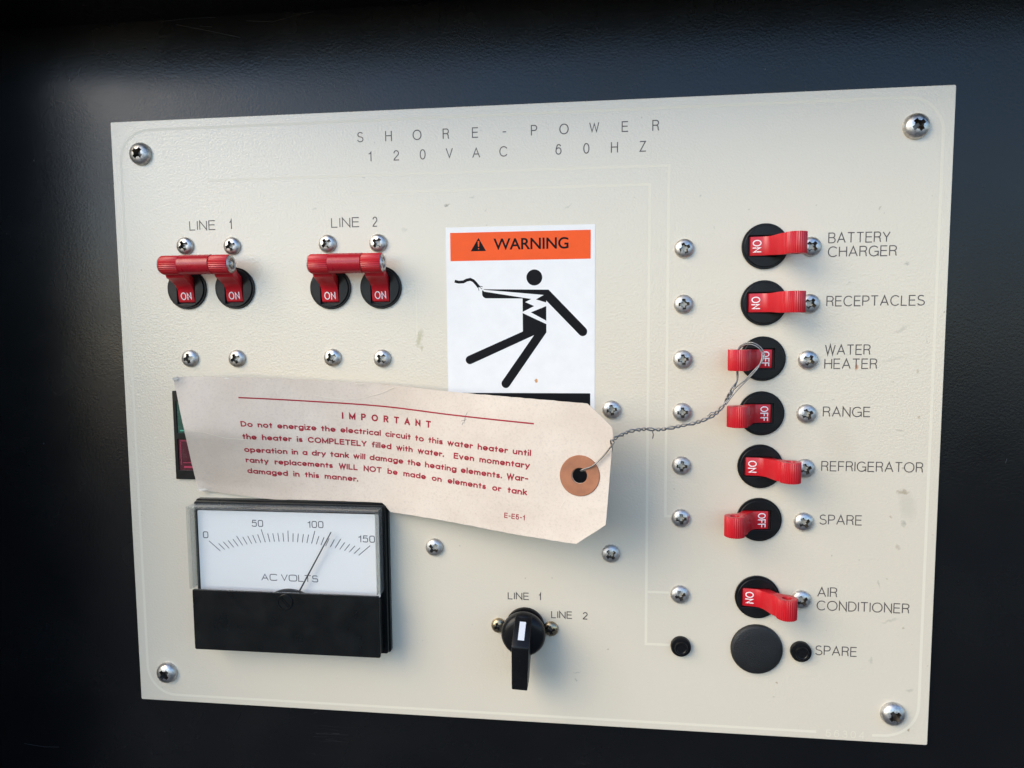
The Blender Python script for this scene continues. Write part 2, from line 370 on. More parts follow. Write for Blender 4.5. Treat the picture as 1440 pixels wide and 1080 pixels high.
def ribbon(pts, wd, ext=0.0):
    pts = [p for k, p in enumerate(pts) if k == 0 or hypot(p[0]-pts[k-1][0], p[1]-pts[k-1][1]) > 1e-4]
    L = []; R = []; n = len(pts)
    closed = n > 3 and hypot(pts[0][0]-pts[-1][0], pts[0][1]-pts[-1][1]) < 1e-4
    if not closed and ext:                     # square ends
        def ex(a, b):
            l = hypot(a[0]-b[0], a[1]-b[1]) or 1; return (a[0]+(a[0]-b[0])/l*wd*ext, a[1]+(a[1]-b[1])/l*wd*ext)
        pts = [ex(pts[0], pts[1])]+list(pts[1:-1])+[ex(pts[-1], pts[-2])]
    for i, (x, y) in enumerate(pts):
        a = pts[max(i-1,0)]; b = pts[min(i+1,n-1)]
        if closed and i == 0: a = pts[-2]
        if closed and i == n-1: b = pts[1]
        d1 = (x-a[0], y-a[1]) if i or closed else (b[0]-x, b[1]-y); d2 = (b[0]-x, b[1]-y) if i < n-1 or closed else d1
        l1 = hypot(*d1) or 1; l2 = hypot(*d2) or 1
        n1 = (-d1[1]/l1, d1[0]/l1); n2 = (-d2[1]/l2, d2[0]/l2)
        mx, my = n1[0]+n2[0], n1[1]+n2[1]; ml = mx*mx+my*my
        if ml < .10: mx, my, ml = n1[0]*1.0, n1[1]*1.0, 2.0
        k = wd/ml; L.append((x+mx*k, y+my*k)); R.append((x-mx*k, y-my*k))
    return L, R
class Strokes(list): lim = None
def text_strokes(s, G, cap, x0, x1, y0, gap=.22, space=.5, mono=False, hx=None, wd=.4):
    """fit the line of text between x0 and x1; returns list of polylines in mm"""
    out = Strokes(); pos = []; x = 0
    out.lim = (y0-wd/2-(.42*cap if any(c in 'gpyq' for c in s) else 0), y0+cap*(1.12 if 'i' in s else 1.03)+wd/2)
    if mono:
        n = len(s); adv = (x1-x0)/(n-1)
        for i, ch in enumerate(s):
            if ch != ' ':
                gw, st = G[ch]; cx = x0+adv*i
                for p in st: out.append([(cx+(a-gw/2)*cap, y0+b*cap) for a, b in p])
        return out
    for ch in s:
        pos.append(x)
        x += (space if ch == ' ' else G[ch][0]+gap)
    tot = x-(0 if s[-1] == ' ' else gap)
    k = (x1-x0-wd)/tot; kk = hx or k
    for ch, p0 in zip(s, pos):
        if ch == ' ': continue
        for p in G[ch][1]: out.append([(x0+wd/2+p0*k+a*kk, y0+b*cap) for a, b in p])
    return out
def stroke_mesh(name, strokes, wd, mat, z=.03, fn=None, dz=.006, parent=None):
    mb = MB(); lim = getattr(strokes, 'lim', None)
    for j, p in enumerate(strokes):
        if fn:                                    # subdivide so it follows a curved surface
            q = [p[0]]
            for a, b in zip(p, p[1:]):
                m = max(1, int(hypot(b[0]-a[0], b[1]-a[1])/4)+0)
                q += [(a[0]+(b[0]-a[0])*i/m, a[1]+(b[1]-a[1])*i/m) for i in range(1, m+1)]
            p = q
        if len(p) < 2: continue
        L, R = ribbon(p, wd, .42 if lim else 0); n = len(p); zz = z+dz*(j % 6); n = len(L)
        if lim: L = [(x, max(lim[0], min(lim[1], y))) for x, y in L]; R = [(x, max(lim[0], min(lim[1], y))) for x, y in R]
        pts = L+R
        vs = [(x, y, zz) for x, y in pts] if not fn else [fn(x, y, zz) for x, y in pts]
        mb.add(vs, [(i+n, i+n+1, i+1, i) for i in range(n-1)])
    me = mb.mesh(name, mat)
    return link(name, me, parent) if parent is not None else me

# ================================================================ the setting: black painted compartment
def structure(name, mb, mat, **k):
    o = bpy.data.objects.new(name, mb.mesh(name, mat, **k)); C.objects.link(o)
    o.matrix_world = Matrix.Translation(W(0,0,0)) @ RX; o['kind'] = 'structure'; return o
wall = structure('wall', MB().box(-92, 760, -260, 317, -8, -1.6), 'wall')
structure('ceiling', MB().box(-92, 760, 317, 323, -8, 62), 'wall')
structure('side_wall', MB().box(-98, -92, -260, 323, -8, 96), 'wall')  # unseen; depth set to shade the left side from the sun

structure('ground', MB().box(-20000, 20000, -1102, -1100, -20000, 20000), 'ground')  # plain sheet out of frame, added for light from below
for k, pts in enumerate([[(24,316.2),(40,316.9),(52,316.6)],[(33,314.6),(46,311.6),(63,307.4)],[(66,314.4),(78,313.2),(90,315.6),(97,316.4)],[(44,313.4),(50,312.6)],[(-66,-28),(-55,-29),(-47,-28.6)],[(386,122),(386.5,124)]]):
    link('scratch', stroke_mesh('scratch', [pts], .16, 'scuff', z=-1.56), wall)
# ================================================================ panel
Z = dict(); 
holes = [circle(288.35, v, 8.4, 32) for v in (211.6,188.4,165.2,142.2,119.6,96.6,62.6)] + [circle(u, 197.6, 8.4, 32) for u in (33.8,56.8,101.6,125.0)]
pmb = plate([rrect(0,0,360,273.1,.6,2)]+holes, -1.6, 0, .18)
panel = thing('power_panel', 0, 0, 'cream painted metal control panel with pale circuit lines screwed to the black wall', 'control panel')
link('face_plate', pmb.mesh('face_plate', 'panel', smooth=35), panel)
def legend(name, strokes, wd=.42, mat='ink', label=None, z=.03):
    o = stroke_mesh(name, strokes, wd, mat, z=z, parent=panel)
    if label: o['label'] = label
    return o
H = G_HELV
def T(s, x0, x1, y, cap=4.2, wd=.42, **k): return text_strokes(s, H, cap-wd*.6, x0, x1, y+wd*.3, wd=wd, **k)
legend('lettering', T('SHORE-POWER', 117.0, 243.6, 260.0, mono=True), label='wide spaced title SHORE-POWER at the top')
legend('lettering', T('120VAC', 121.2, 179.8, 251.7, mono=True), label='start of the second title line, 120VAC')
legend('lettering', T('60HZ', 203.3, 238.4, 251.7, mono=True), label='end of the second title line, 60HZ')
legend('lettering', T('LINE', 35.9, 48.4, 223.9)+T('1', 55.0, 56.2, 223.9, hx=3.8), label='legend LINE 1 above the left double breaker')
legend('lettering', T('LINE', 102.7, 115.6, 223.6)+T('2', 121.6, 123.8, 223.6), label='legend LINE 2 above the right double breaker')
legend('lettering', T('LINE', 180.1, 189.7, 57.2, 3.2, .36)+T('1', 194.0, 195.2, 57.2, 3.2, .36, hx=3), label='legend LINE 1 above the rotary knob')
legend('lettering', T('LINE', 199.6, 209.0, 49.3, 3.2, .36)+T('2', 213.7, 215.8, 49.3, 3.2, .36), label='legend LINE 2 right of the rotary knob')
for words in ((('BATTERY',313.4,337.5,212.4),('CHARGER',313.4,340.2,206.8)), (('RECEPTACLES',313.4,351.6,186.7),), (('WATER',313.4,331.4,166.7),('HEATER',313.3,334.2,160.9)),
              (('RANGE',313.3,332.2,140.9),), (('REFRIGERATOR',313.3,353.7,117.9),), (('SPARE',313.2,330.4,95.0),), (('AIR',313.2,321.4,63.5),('CONDITIONER',313.1,350.6,57.6)), (('SPARE',313.1,330.2,37.7),)):
    st = []
    for w, a, b, y in words: st += T(w, a, b, y)
    legend('lettering', st, label='legend '+' '.join(w[0] for w in words)+(' beside the black blanking cap' if words[0][3] < 40 else ''))
legend('lettering', text_strokes('56304', H, 2.9, 318.4, 334.4, 1.4, gap=.45), .34, 'line', 'faint pale number 56304 in the border line')
# pale border and circuit lines
def border():
    x0, x1, y0, y1, r = 4.2, 355.9, 3.2, 269.0, 14
    p = [(314.5, y0), (x0+r, y0)] + [(x0+r+r*cos(radians(a)), y0+r+r*sin(radians(a))) for a in range(-90,-181,-9)][1:]
    p += [(x0+r+r*cos(radians(a)), y1-r+r*sin(radians(a))) for a in range(180,89,-9)]
    p += [(x1-r+r*cos(radians(a)), y1-r+r*sin(radians(a))) for a in range(90,-1,-9)]
    p += [(x1-r+r*cos(radians(a)), y0+r+r*sin(radians(a))) for a in range(0,-91,-9)] + [(337.5, y0-.2)]
    return p
legend('border_line', [border()], 1.15, 'line', z=.015)
legend('circuit_line', [[(46,245.7),(249.2,245.7),(249.2,97.0),(252.0,97.0)]], 1.1, 'line', z=.012)
legend('circuit_line', [[(112.5,238.2),(241.4,238.2),(241.4,39.2),(251.6,39.2)]], 1.1, 'line', z=.012)
legend('circuit_line', [[(242.0,62.9),(251.2,62.9)]], 1.0, 'line', z=.018)
legend('circuit_line', [[(136.0,198.6),(140.6,198.6),(140.6,176)]], .8, 'line', z=.012)

# ================================================================ screws
def screw_mesh(name, r, h, mat, arm=.58, seed=0):
    PR = [(r,-.25),(r,.14*h),(r*.985,.28*h),(r*.94,.47*h),(r*.85,.66*h),(r*.70,.82*h),(r*.50,.93*h),(r*.26,.985*h),(r*.05,h)]; prof = PR
    me = MB().lathe(prof, n=40).mesh(name, mat)
    a = arm*r; w = .175*r+.08; cut = MB()
    for k in range(2):
        vs = []
        for z, f in ((h+1, 1.18), (h-.52*r-.35, .55)):
            for sx, sy in ((-1,-1),(1,-1),(1,1),(-1,1)):
                x, y = sx*a*f, sy*w*(1 if z > h else .7); vs.append((x,y,z) if k == 0 else (-y*1.001,x,z-.003))
        m2 = MB().add(vs, [(0,1,2,3),(4,7,6,5),(0,4,5,1),(1,5,6,2),(2,6,7,3),(3,7,4,0)])
        me = boolean(me, m2, mat)
    m3 = MB().lathe([(.02,h-.62*r),(w*1.25,h-.35*r),(w*1.9,h+.1),(w*1.9,h+1)], n=8)
    me = boolean(me, m3, mat)
    me.materials.append(M['recess'])
    for p in me.polygons:
        c = p.center*1000; rr = hypot(c.x, c.y)
        if rr < arm*r*1.25:
            zt = next((z1+(z0-z1)*(rr-r1)/(r0-r1) for (r0,z0),(r1,z1) in zip(PR, PR[1:]) if r1 <= rr <= r0 and r0 > r1), h)
            if c.z < zt-.05*h and p.normal.z < .97 or c.z < zt-.3*h: p.material_index = 1
    me.shade_smooth(); me.set_sharp_from_angle(angle=radians(28)); me.name = name
    return me
SM_S = screw_mesh('screw_small', 4.05, 2.25, 'steel'); SM_L = screw_mesh('screw_large', 5.1, 3.3, 'steel', .5); SM_B = screw_mesh('screw_brass', 3.4, 2.2, 'brass', .62)
ROW = ['BATTERY CHARGER','RECEPTACLES','WATER HEATER','RANGE','REFRIGERATOR','upper SPARE','AIR CONDITIONER']
VV = [211.4,188.2,164.9,142.4,119.3,96.3,62.4]
screws = [(14.3,258.4,SM_L,'large steel cross-head screw in the top left corner of the cream panel','panel corner screws'),
 (345.5,257.6,SM_L,'large steel cross-head screw in the top right corner of the cream panel','panel corner screws'),
 (345.4,13.4,SM_L,'large steel cross-head screw in the bottom right corner of the cream panel','panel corner screws'),
 (14.4,14.4,SM_L,'large steel cross-head screw in the bottom left corner of the cream panel','panel corner screws'),
 (33.7,216.9,SM_S,'left steel screw under the legend LINE 1, above the left red tie bar','breaker screws'),
 (56.2,216.4,SM_S,'right steel screw under the legend LINE 1, above the left red tie bar','breaker screws'),
 (100.9,216.5,SM_S,'left steel screw under the legend LINE 2, above the right red tie bar','breaker screws'),
 (124.0,216.3,SM_S,'right steel screw under the legend LINE 2, above the right red tie bar','breaker screws'),
 (33.6,165.8,SM_S,'steel screw directly above the left end of the paper tag','breaker screws'),
 (56.4,165.7,SM_S,'second steel screw from the left in the row above the paper tag','breaker screws'),
 (101.7,166.0,SM_S,'third steel screw from the left in the row above the paper tag','breaker screws'),
 (124.7,165.6,SM_S,'fourth steel screw in the row above the paper tag, nearest the warning sticker','breaker screws'),
 (226.0,143.3,SM_S,'steel screw just above the cut right corner of the paper tag','breaker screws'),
 (146.9,80.2,SM_S,'steel screw under the middle of the paper tag, right of the voltmeter','breaker screws'),
 (225.9,79.7,SM_S,'steel screw under the right end of the paper tag','breaker screws'),
 (175.9,44.9,SM_B,'yellowish small screw at the left side of the rotary knob','rotary switch screws'),
 (199.5,44.4,SM_B,'yellowish small screw at the right side of the rotary knob, under the legend LINE 2','rotary switch screws')]
for n, v in zip(ROW, VV):
    screws.append((255.8, v, SM_S, f'steel screw left of the {n} breaker, on the pale circuit line side', 'breaker screws'))
    screws.append((306.7, v-.3, SM_S, f'steel screw right of the {n} breaker, before its legend', 'breaker screws'))
rots = [2.5,.7,2.2,.9,.5,.35,.75,.9,.3,.45,.65,.9,.2,.85,.75,.5,.15,.3,.8,.1,.85,.25,.95,.1,.55,.05,.4,.0,.6,.3,.5]
for i, (u, v, me, lb, g) in enumerate(screws):
    thing('screw', u, v, lb, 'screw', g, rot=rots[i % len(rots)]+random.uniform(-.12,.12), me=me)

# ================================================================ breakers
PB = -1.15                                  # pivot offset along the throw axis
def bezel_meshes():
    slot = rrect(-4.3, -7.0, 4.3, 4.75, .35, 2)
    mb = plate([circle(0,0,9.35,56), slot], 0, 1.0, .18)
    m2 = plate([circle(0,0,8.55,56), rrect(-4.25,-6.95,4.25,4.7,.35,2)], .9, 1.75, .28)
    mb.add(m2.v, m2.f)
    mb.box(-.12,.12,-8.4,-6.95,1.74,1.80)
    bz = mb.mesh('bezel', 'black', smooth=30)
    bd = MB().lathe([(8.3,-6),(8.3,.12)], n=40).mesh('breaker_body', 'body')
    return bz, bd
BZ, BD = bezel_meshes()
def lever_mesh(on, hb):
    cx, cw, r = hb, 11.5, 4.2
    poly = [(-5.1,.13),(-5.1,.6),(-4.7,1.05),(-2.4,1.55),(0,1.85),(1.4,2.5),(2.7,3.9),(3.8,5.8),(4.8,7.9),(5.6,9.4)]
    n = 44; a0, a1 = 197, -72
    for k in range(n+1):
        a = radians(a0+(a1-a0)*k/n); front = 180 > math.degrees(a) > -30
        rr = r - (.28 if (k % 2 and front) else 0)
        poly.append((cx+rr*cos(a), cw+rr*sin(a)))
    poly += [(9.6,6.7),(7.9,4.8),(6.7,2.6),(5.7,.13)]
    if hb > 11: poly = [((x+(hb-10.5)*min(1,max(0,(z-2)/8))) if z < 10 and abs(x-cx) > .1 and i < 10 or i > 10+n else x, z) for i, (x, z) in enumerate(poly)]
    if not on: poly = [(-x, z) for x, z in poly][::-1]
    N = len(poly); vs = []
    for s in (-1, 1):
        for b, w in poly:
            hw = 3.85+.40*min(1, max(0, (w-4)/5)); vs.append((s*hw, b, w))
    fs = [tuple(range(N)), tuple(range(N, 2*N))[::-1]] + [(i, i+N, (i+1) % N+N, (i+1) % N) for i in range(N)]
    me = MB().add(vs, fs).mesh('lever', 'red')
    sgn = 1 if on else -1
    cutter = MB().tube([(-8, sgn*cx, cw), (8, sgn*cx, cw)], 1.9, 20)
    me = boolean(me, cutter, 'red')
    bm = bmesh.new(); bm.from_mesh(me)
    eg = [e for e in bm.edges if len(e.link_faces) == 2 and e.calc_face_angle(0) > radians(60)
          and abs(abs(e.verts[0].co.x)-abs(e.verts[1].co.x)) < 2e-4*2 and min(abs(e.verts[0].co.x), abs(e.verts[1].co.x)) > .0035]
    try: bmesh.ops.bevel(bm, geom=eg, offset=.00022, segments=2, profile=.5, affect='EDGES', clamp_overlap=True)
    except Exception: pass
    bm.to_mesh(me); bm.free(); me.shade_smooth(); me.set_sharp_from_angle(angle=radians(26)); me.name = 'lever'
    return me
LV = {True: lever_mesh(True, 10.5), False: lever_mesh(False, 10.9)}
LV3 = lever_mesh(True, 11.0)
def word_mesh(on):
    # text in the a (x) direction, letters' tops towards +b; on the sloping face of the drum
    if on: st = text_strokes('ON', G_FUT, 3.0, -2.55, 2.55, -3.75, gap=.34, wd=.42)
    else:  st = text_strokes('OFF', G_FUT, 2.9, -3.1, 3.1, .65, gap=.32, wd=.42)
    def fn(x, y, z):
        yy = abs(y) if not on else -y
        if on: w = 1.85+(y/2.4)*.30 if y > -2.4 else 1.55+(y+2.4)/2.3*.50
        else:  w = 1.85-(y/2.4)*.30 if y < 2.4 else 1.55-(y-2.4)/2.3*.50
        return (x, y, w+z)
    return stroke_mesh('lettering', st, .44, 'white_ink', z=.07, fn=fn, dz=.004)
WD = {True: word_mesh(True), False: word_mesh(False)}
def pole(parent, on, x=0.0, lever=None):
    link('breaker_body', BD, parent, (x,0,0)); link('bezel', BZ, parent, (x,0,0))
    l = link('lever', lever or LV[on], parent, (x,PB,0)); link('lettering', WD[on], l)
    return l
proto = {}
states = [True, True, False, False, True, False, True]
desc = ['red lever thrown right showing ON beside the legend BATTERY CHARGER', 'red lever thrown right showing ON beside the legend RECEPTACLES',
 'red lever thrown left showing OFF with the wire loop through it', 'red lever thrown left showing OFF beside the legend RANGE',
 'red lever thrown right showing ON beside the legend REFRIGERATOR', 'red lever thrown left showing OFF beside the upper legend SPARE',
 'red lever thrown right showing ON beside the legend AIR CONDITIONER']
for i, (on, v) in enumerate(zip(states, (211.6,188.4,165.2,142.2,119.6,96.6,62.6))):
    lb = 'black round breaker, ' + desc[i]
    if on not in proto:
        o = thing('circuit_breaker', 288.35, v, lb, 'circuit breaker', 'single breakers down the right side', rot=-pi/2); pole(o, on); proto[on] = o
    else:
        o = copy_tree(proto[on]); place(o, 288.35, v, -pi/2); o['label'] = lb
    for ch in o.children:
        if ch.name.startswith('lever'): ch.rotation_euler = (random.uniform(-.015,.015), 0, 0)
# double pole breakers with tie bars
def double_breaker(u, v, label):
    o = thing('double_breaker', u, v, label, 'circuit breaker', 'double breakers with tie bars')
    hw = 11.55
    for s in (-1, 1): pole(o, True, s*hw, LV3)
    by, bw = PB+11.0, 11.5
    mb = MB(); m = MB()
    n = 24
    # smooth spacer between the ribbed heads
    prof = [(-7.3,4.35),(7.3,4.35)]
    vs = []; 
    for x, r in ((-7.28,4.05),(-7.1,4.3),(7.1,4.3),(7.28,4.05)):
        for k in range(n): a = 2*pi*k/n; vs.append((x, by+r*cos(a), bw+r*sin(a)))
    fs = [(j*n+k, j*n+(k+1)%n, (j+1)*n+(k+1)%n, (j+1)*n+k) for j in range(3) for k in range(n)]
    fs += [tuple(range(n))[::-1], tuple(range(3*n,4*n))]
    link('tie_bar', MB().add(vs, fs).mesh('tie_bar', 'redbar', smooth=40), o)
    for s in (-1, 1):                            # hollow rivet ends: washer ring and domed pin
        rb = MB(); x0 = s*(hw+4.2)
        prof = [(1.9,0),(3.7,0),(3.85,.2),(3.75,.5),(3.0,.85),(2.5,.6),(2.35,-.3),(1.5,-.3),(1.4,.5),(.8,.9),(.05,.95)]
        vs = []; kk = len(prof)
        for j in range(n):
            a = 2*pi*j/n
            for r, z in prof: vs.append((x0+s*z, by+r*cos(a), bw+r*sin(a)))
        fs = [(j*kk+i, ((j+1)%n)*kk+i, ((j+1)%n)*kk+i+1, j*kk+i+1) for j in range(n) for i in range(kk-1)]
        link('rivet', rb.add(vs, fs).mesh('rivet', 'steel', smooth=50), o)
    return o
double_breaker(45.3, 197.6, 'pair of black breakers under LINE 1, joined by a red tie bar, at the left')
double_breaker(113.3, 197.0, 'pair of black breakers under LINE 2, joined by a red tie bar, nearer the sticker')

# ================================================================ caps and plugs
cp = thing('blanking_cap', 288.55, 39.4, 'large round grained black blanking cap below the AIR CONDITIONER breaker', 'blanking cap')
link('cap', MB().lathe([(10.9,0),(10.95,.7),(10.8,1.3),(10.4,1.75),(9.5,2.0),(6,2.25),(3,2.35),(.05,2.4)], n=64).mesh('cap', 'cap', smooth=50), cp)
def plug(u, v, lb):
    o = thing('hole_plug', u, v, lb, 'plug', 'small black hole plugs')
    link('flange', MB().lathe([(4.35,0),(4.35,1.7),(4.1,2.1),(3.2,2.2)], n=40).mesh('flange', 'black', smooth=40), o)
    link('button', MB().lathe([(2.9,2.0),(2.9,3.0),(2.65,3.4),(2.2,3.4),(1.9,3.1),(.05,3.1)], n=32).mesh('button', 'black', smooth=40), o)
plug(256.4, 39.2, 'small round black plug left of the large blanking cap')
plug(306.9, 39.3, 'small round black plug right of the large blanking cap, before the lower legend SPARE')

# ================================================================ rotary switch
rs = thing('rotary_switch', 187.9, 45.0, 'black rotary selector knob pointing down with a white index mark', 'rotary switch')
link('base', MB().lathe([(8.75,0),(8.75,1.5),(8.5,1.8),(.05,1.8)], n=56).mesh('base', 'black', smooth=40), rs)
kn = link('knob', MB().lathe([(7.6,1.9),(7.6,6.2),(9.6,6.8),(9.8,7.4),(9.75,8.8),(9.3,10.0),(8.3,11.0),(6.8,11.6),(.05,11.9)], n=64).mesh('knob', 'black', smooth=28), rs)
# grip: wedge that rises from the skirt to a ridge and runs down past it as a lever
side = [(9.1,9.4),(8.2,11.2),(.8,21.6),(0,22.0),(-1.0,21.9),(-19.6,17.6),(-21.0,17.0),(-21.5,15.6),(-21.2,9.0),(-20.2,7.6),(-9.0,5.0),(-8.0,8.0)]
def hwid(y, z): return 3.7 if y > 0 else 3.7-.12*min(20,-y)/20*3
vs = []
for s in (-1, 1):
    for y, z in side: vs.append((s*hwid(y,z)-.0, y, z))
N = len(side)
gm = MB().add(vs, [tuple(range(N)), tuple(range(N,2*N))[::-1]]+[(i,i+N,(i+1)%N+N,(i+1)%N) for i in range(N)])
gp = link('grip', gm.mesh('grip', 'black', smooth=30, bevel=.45, seg=3), rs); gp.rotation_euler = (0,0,-.045)
a = atan2(21.6-11.2, 8.2-.8)
mk = []
for x in (-1.35, 1.35):
    for t in (.12, .80): mk.append((x, 8.2-7.4*t, 11.2+10.4*t))
d = Vector((0, sin(a), cos(a)))
vs = [tuple(Vector(p)+d*.02) for p in mk]+[tuple(Vector(p)+d*.14) for p in mk]
link('index_mark', MB().add(vs, [(4,5,7,6),(0,2,3,1),(0,1,5,4),(2,6,7,3),(0,4,6,2),(1,3,7,5)]).mesh('index_mark', 'knobwhite', bevel=.05), gp)

# ================================================================ voltmeter
vm = thing('voltmeter', 0, 0, 'black framed AC voltmeter with white scale and needle at about 110', 'meter')
bp = MB().prism(rrect(34.3,30.8,126.3,100.7,1.2,4), -.1, 2.4); b2 = MB().prism(rrect(34.9,31.4,125.7,100.1,1.0,3), 2.4, 5.0)
link('back_plate', MB().add(bp.v,bp.f).add(b2.v,b2.f).mesh('back_plate', 'gauge', bevel=.2), vm)
lw = MB().prism(rrect(36.8,33.0,123.8,58.2,.6,2), 4.9, 10.9)
l2 = MB().prism(rrect(36.4,32.6,124.2,60.9,.6,2), 10.85, 12.0)
lc = link('lower_cover', MB().add(lw.v,lw.f).add(l2.v,l2.f).mesh('lower_cover', 'gauge', bevel=.25), vm)
zs = MB().lathe([(3.65,11.9),(3.65,12.35),(3.45,12.5),(3.0,12.5),(2.9,12.3),(.05,12.3)], 80.7, 56.7, 32)
link('zero_screw', zs.mesh('zero_screw', 'gauge', smooth=30), lc)
sl = MB().box(-2.9,2.9,-.55,-.3,12.3,12.52).box(-2.9,2.9,.3,.55,12.3,12.52)
so = link('screw_slot', sl.mesh('screw_slot', 'gauge'), lc, (80.7,56.7,0)); so.rotation_euler = (0,0,radians(-50))
card = link('dial_card', MB().prism(rrect(37.7,58.4,123.25,96.4,.5,2), 6.5, 7.0).mesh('dial_card', 'dial'), vm)
E = G_EURO
for s, a, b, y, y2 in (('0',39.9,42.5,83.4,86.4),('50',63.7,69.2,89.4,92.6),('100',90.3,97.7,89.6,92.9),('150',113.8,121.4,83.6,86.9)):
    stroke_mesh('lettering', text_strokes(s, E, 2.8, a, b, y+.2, gap=.24, wd=.40), .40, 'dial_ink', z=7.03, parent=card)['label'] = 'scale figure '+s
ws = text_strokes('AC VOLTS', E, 2.8, 67.4, 94.4, 64.6, gap=.22, space=.35, wd=.34)
stroke_mesh('lettering', ws, .38, 'dial_ink', z=7.03, parent=card)
tk = []
for i in range(31):
    u = 80.9-32.9+65.8*i/30; v = -22.2+sqrt(105.1**2-(u-80.9)**2); an = radians((u-80.9)*1.50)
    ln = 7.0 if i in (0,30) else 6.2 if i in (10,20) else 5.1 if i in (5,15,25) else 4.0
    tk.append([(u, v), (u+sin(an)*ln, v+cos(an)*ln)])
stroke_mesh('scale', tk, .34, 'dial_ink', z=7.03, parent=card)
hm = [(80.9+15.7*cos(radians(a)), 45.4+15.7*sin(radians(a))) for a in range(0,181,4)]
hm = [p for p in hm if p[1] > 58.3]; hm = [(hm[0][0],58.3)]+hm+[(hm[-1][0],58.3)]
link('hub', MB().prism(hm, 7.3, 8.4).mesh('hub', 'hub'), vm)
p0, p1 = Vector((84.95,58.3)), Vector((102.1,88.6)); dn = (p1-p0).normalized(); nn = Vector((-dn.y, dn.x))
pts = [p0+nn*.36, p0-nn*.36, p1-nn*.22, p1+nn*.22]
link('needle', MB().prism([tuple(p) for p in pts][::-1], 9.3, 9.55).mesh('needle', 'needle'), vm)
X0, X1, Y0, Y1 = 35.1, 124.4, 60.95, 99.2
link('front_window', MB().prism([(X0+.9,Y0),(X1-.9,Y0),(X1-.9,Y1-.9),(X0+.9,Y1-.9)], 11.2, 12.0).mesh('front_window', 'clear'), vm)
for bx in ((X0,X0+.88,Y0,Y1,5.05,12.0),(X1-.88,X1,Y0,Y1,5.05,12.0),(X0+.89,X1-.89,Y1-.88,Y1,5.05,12.0)):
    link('window_edge', MB().box(*bx).mesh('window_edge', 'clearside', bevel=.12), vm)
for bx in ((X0+1.3,X0+1.55,Y0,Y1-1.6,7.2,11.1),(X1-1.55,X1-1.3,Y0,Y1-1.6,7.2,11.1)):
    link('window_rib', MB().box(*bx).mesh('window_rib', 'clearside'), vm)  # thin strips added for the refraction lines at the cover edges

# ================================================================ polarity indicator and added dark plate behind the tag
pi_ = thing('indicator_light', 0, 0, 'black framed light with green and red lenses, mostly hidden behind the tag left end', 'indicator light')
link('frame', plate([rrect(24.4,109.4,54,150.9,.4,2), rrect(26.0,131.2,52.4,146.0,.3,2), rrect(26.0,113.6,52.4,128.4,.3,2)], 0, 1.3, .12).mesh('frame', 'gauge', smooth=30), pi_)
gl = link('green_lens', MB().box(25.9,52.5,131.1,146.1,.05,.85).mesh('green_lens', 'green'), pi_)
rl = link('red_lens', MB().box(25.9,52.5,113.5,128.5,.05,.85).mesh('red_lens', 'redlens'), pi_)
link('print', MB().box(27.2,51,132.0,132.6,.84,.9).box(27.2,51,145.1,145.4,.84,.9).box(28,31,143.0,143.7,.84,.9).mesh('print', 'greenb'), gl)
link('print', MB().box(28.4,51,114.7,115.6,.84,.9).box(27,51,127.3,127.6,.84,.9).box(27.0,27.3,116,127,.84,.9).box(28,50,117.0,117.3,.84,.9).mesh('print', 'redb'), rl)
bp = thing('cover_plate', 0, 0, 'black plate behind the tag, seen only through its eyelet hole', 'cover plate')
link('plate', MB().prism(rrect(160,93,219,124,3,4), -.05, 2.0).mesh('plate', 'body', bevel=.3), bp)  # hidden plate, added so the eyelet hole shows dark

# ================================================================ warning sticker
sk = thing('warning_sticker', 0, 0, 'white and orange WARNING sticker with black figure getting an electric shock', 'sticker')
link('backing', MB().prism(rrect(154.3,126,218.7,222.35,.3,2), -.02, .12).mesh('backing', 'sticker'), sk)
link('orange_band', MB().prism([(156.2,207.9),(216.9,207.9),(216.9,220.05),(156.2,220.05)], .11, .135).mesh('orange_band', 'orange'), sk)
tri = MB().poly([(165.2,212.0),(171.9,212.0),(168.65,217.7)], .15)
link('warning_triangle', tri.mesh('warning_triangle', 'sblack'), sk)
link('exclamation_mark', MB().poly([(168.4,213.9),(168.9,213.9),(169.0,216.3),(168.3,216.3)], .165).poly([(168.4,212.8),(168.9,212.8),(168.9,213.3),(168.4,213.3)], .165).mesh('exclamation_mark', 'orange'), sk)
tc = bpy.data.curves.new('t', 'FONT'); tc.body = 'WARNING'; tc.size = 1; tc.offset = .016; tc.space_character = .98
to = bpy.data.objects.new('t', tc); C.objects.link(to); bpy.context.view_layer.update()
tme = bpy.data.meshes.new_from_object(to); bpy.data.objects.remove(to)
xs = [p.co.x for p in tme.vertices]; ys = [p.co.y for p in tme.vertices]
wb = MB().add([(175.2+(p.co.x-min(xs))/(max(xs)-min(xs))*32.3, 212.35+(p.co.y-min(ys))/(max(ys)-min(ys))*4.9, .15) for p in tme.vertices], [tuple(p.vertices) for p in tme.polygons])
link('lettering', wb.mesh('lettering', 'sblack'), sk)
def capsule(p, q, r):
    a = atan2(q[1]-p[1], q[0]-p[0])
    return [(q[0]+r*cos(a+radians(t)), q[1]+r*sin(a+radians(t))) for t in range(-90,91,12)]
def SX(x, y):     # sticker drawing units -> panel mm
    return (154.3+(x-100)*.08245+(y-75)*.0003, 222.35-(y-75+ (x-100)*.0215)*.0846)
fig = MB(); z = .15
fig.poly(circle(*SX(566,325), 3.42, 36), z)
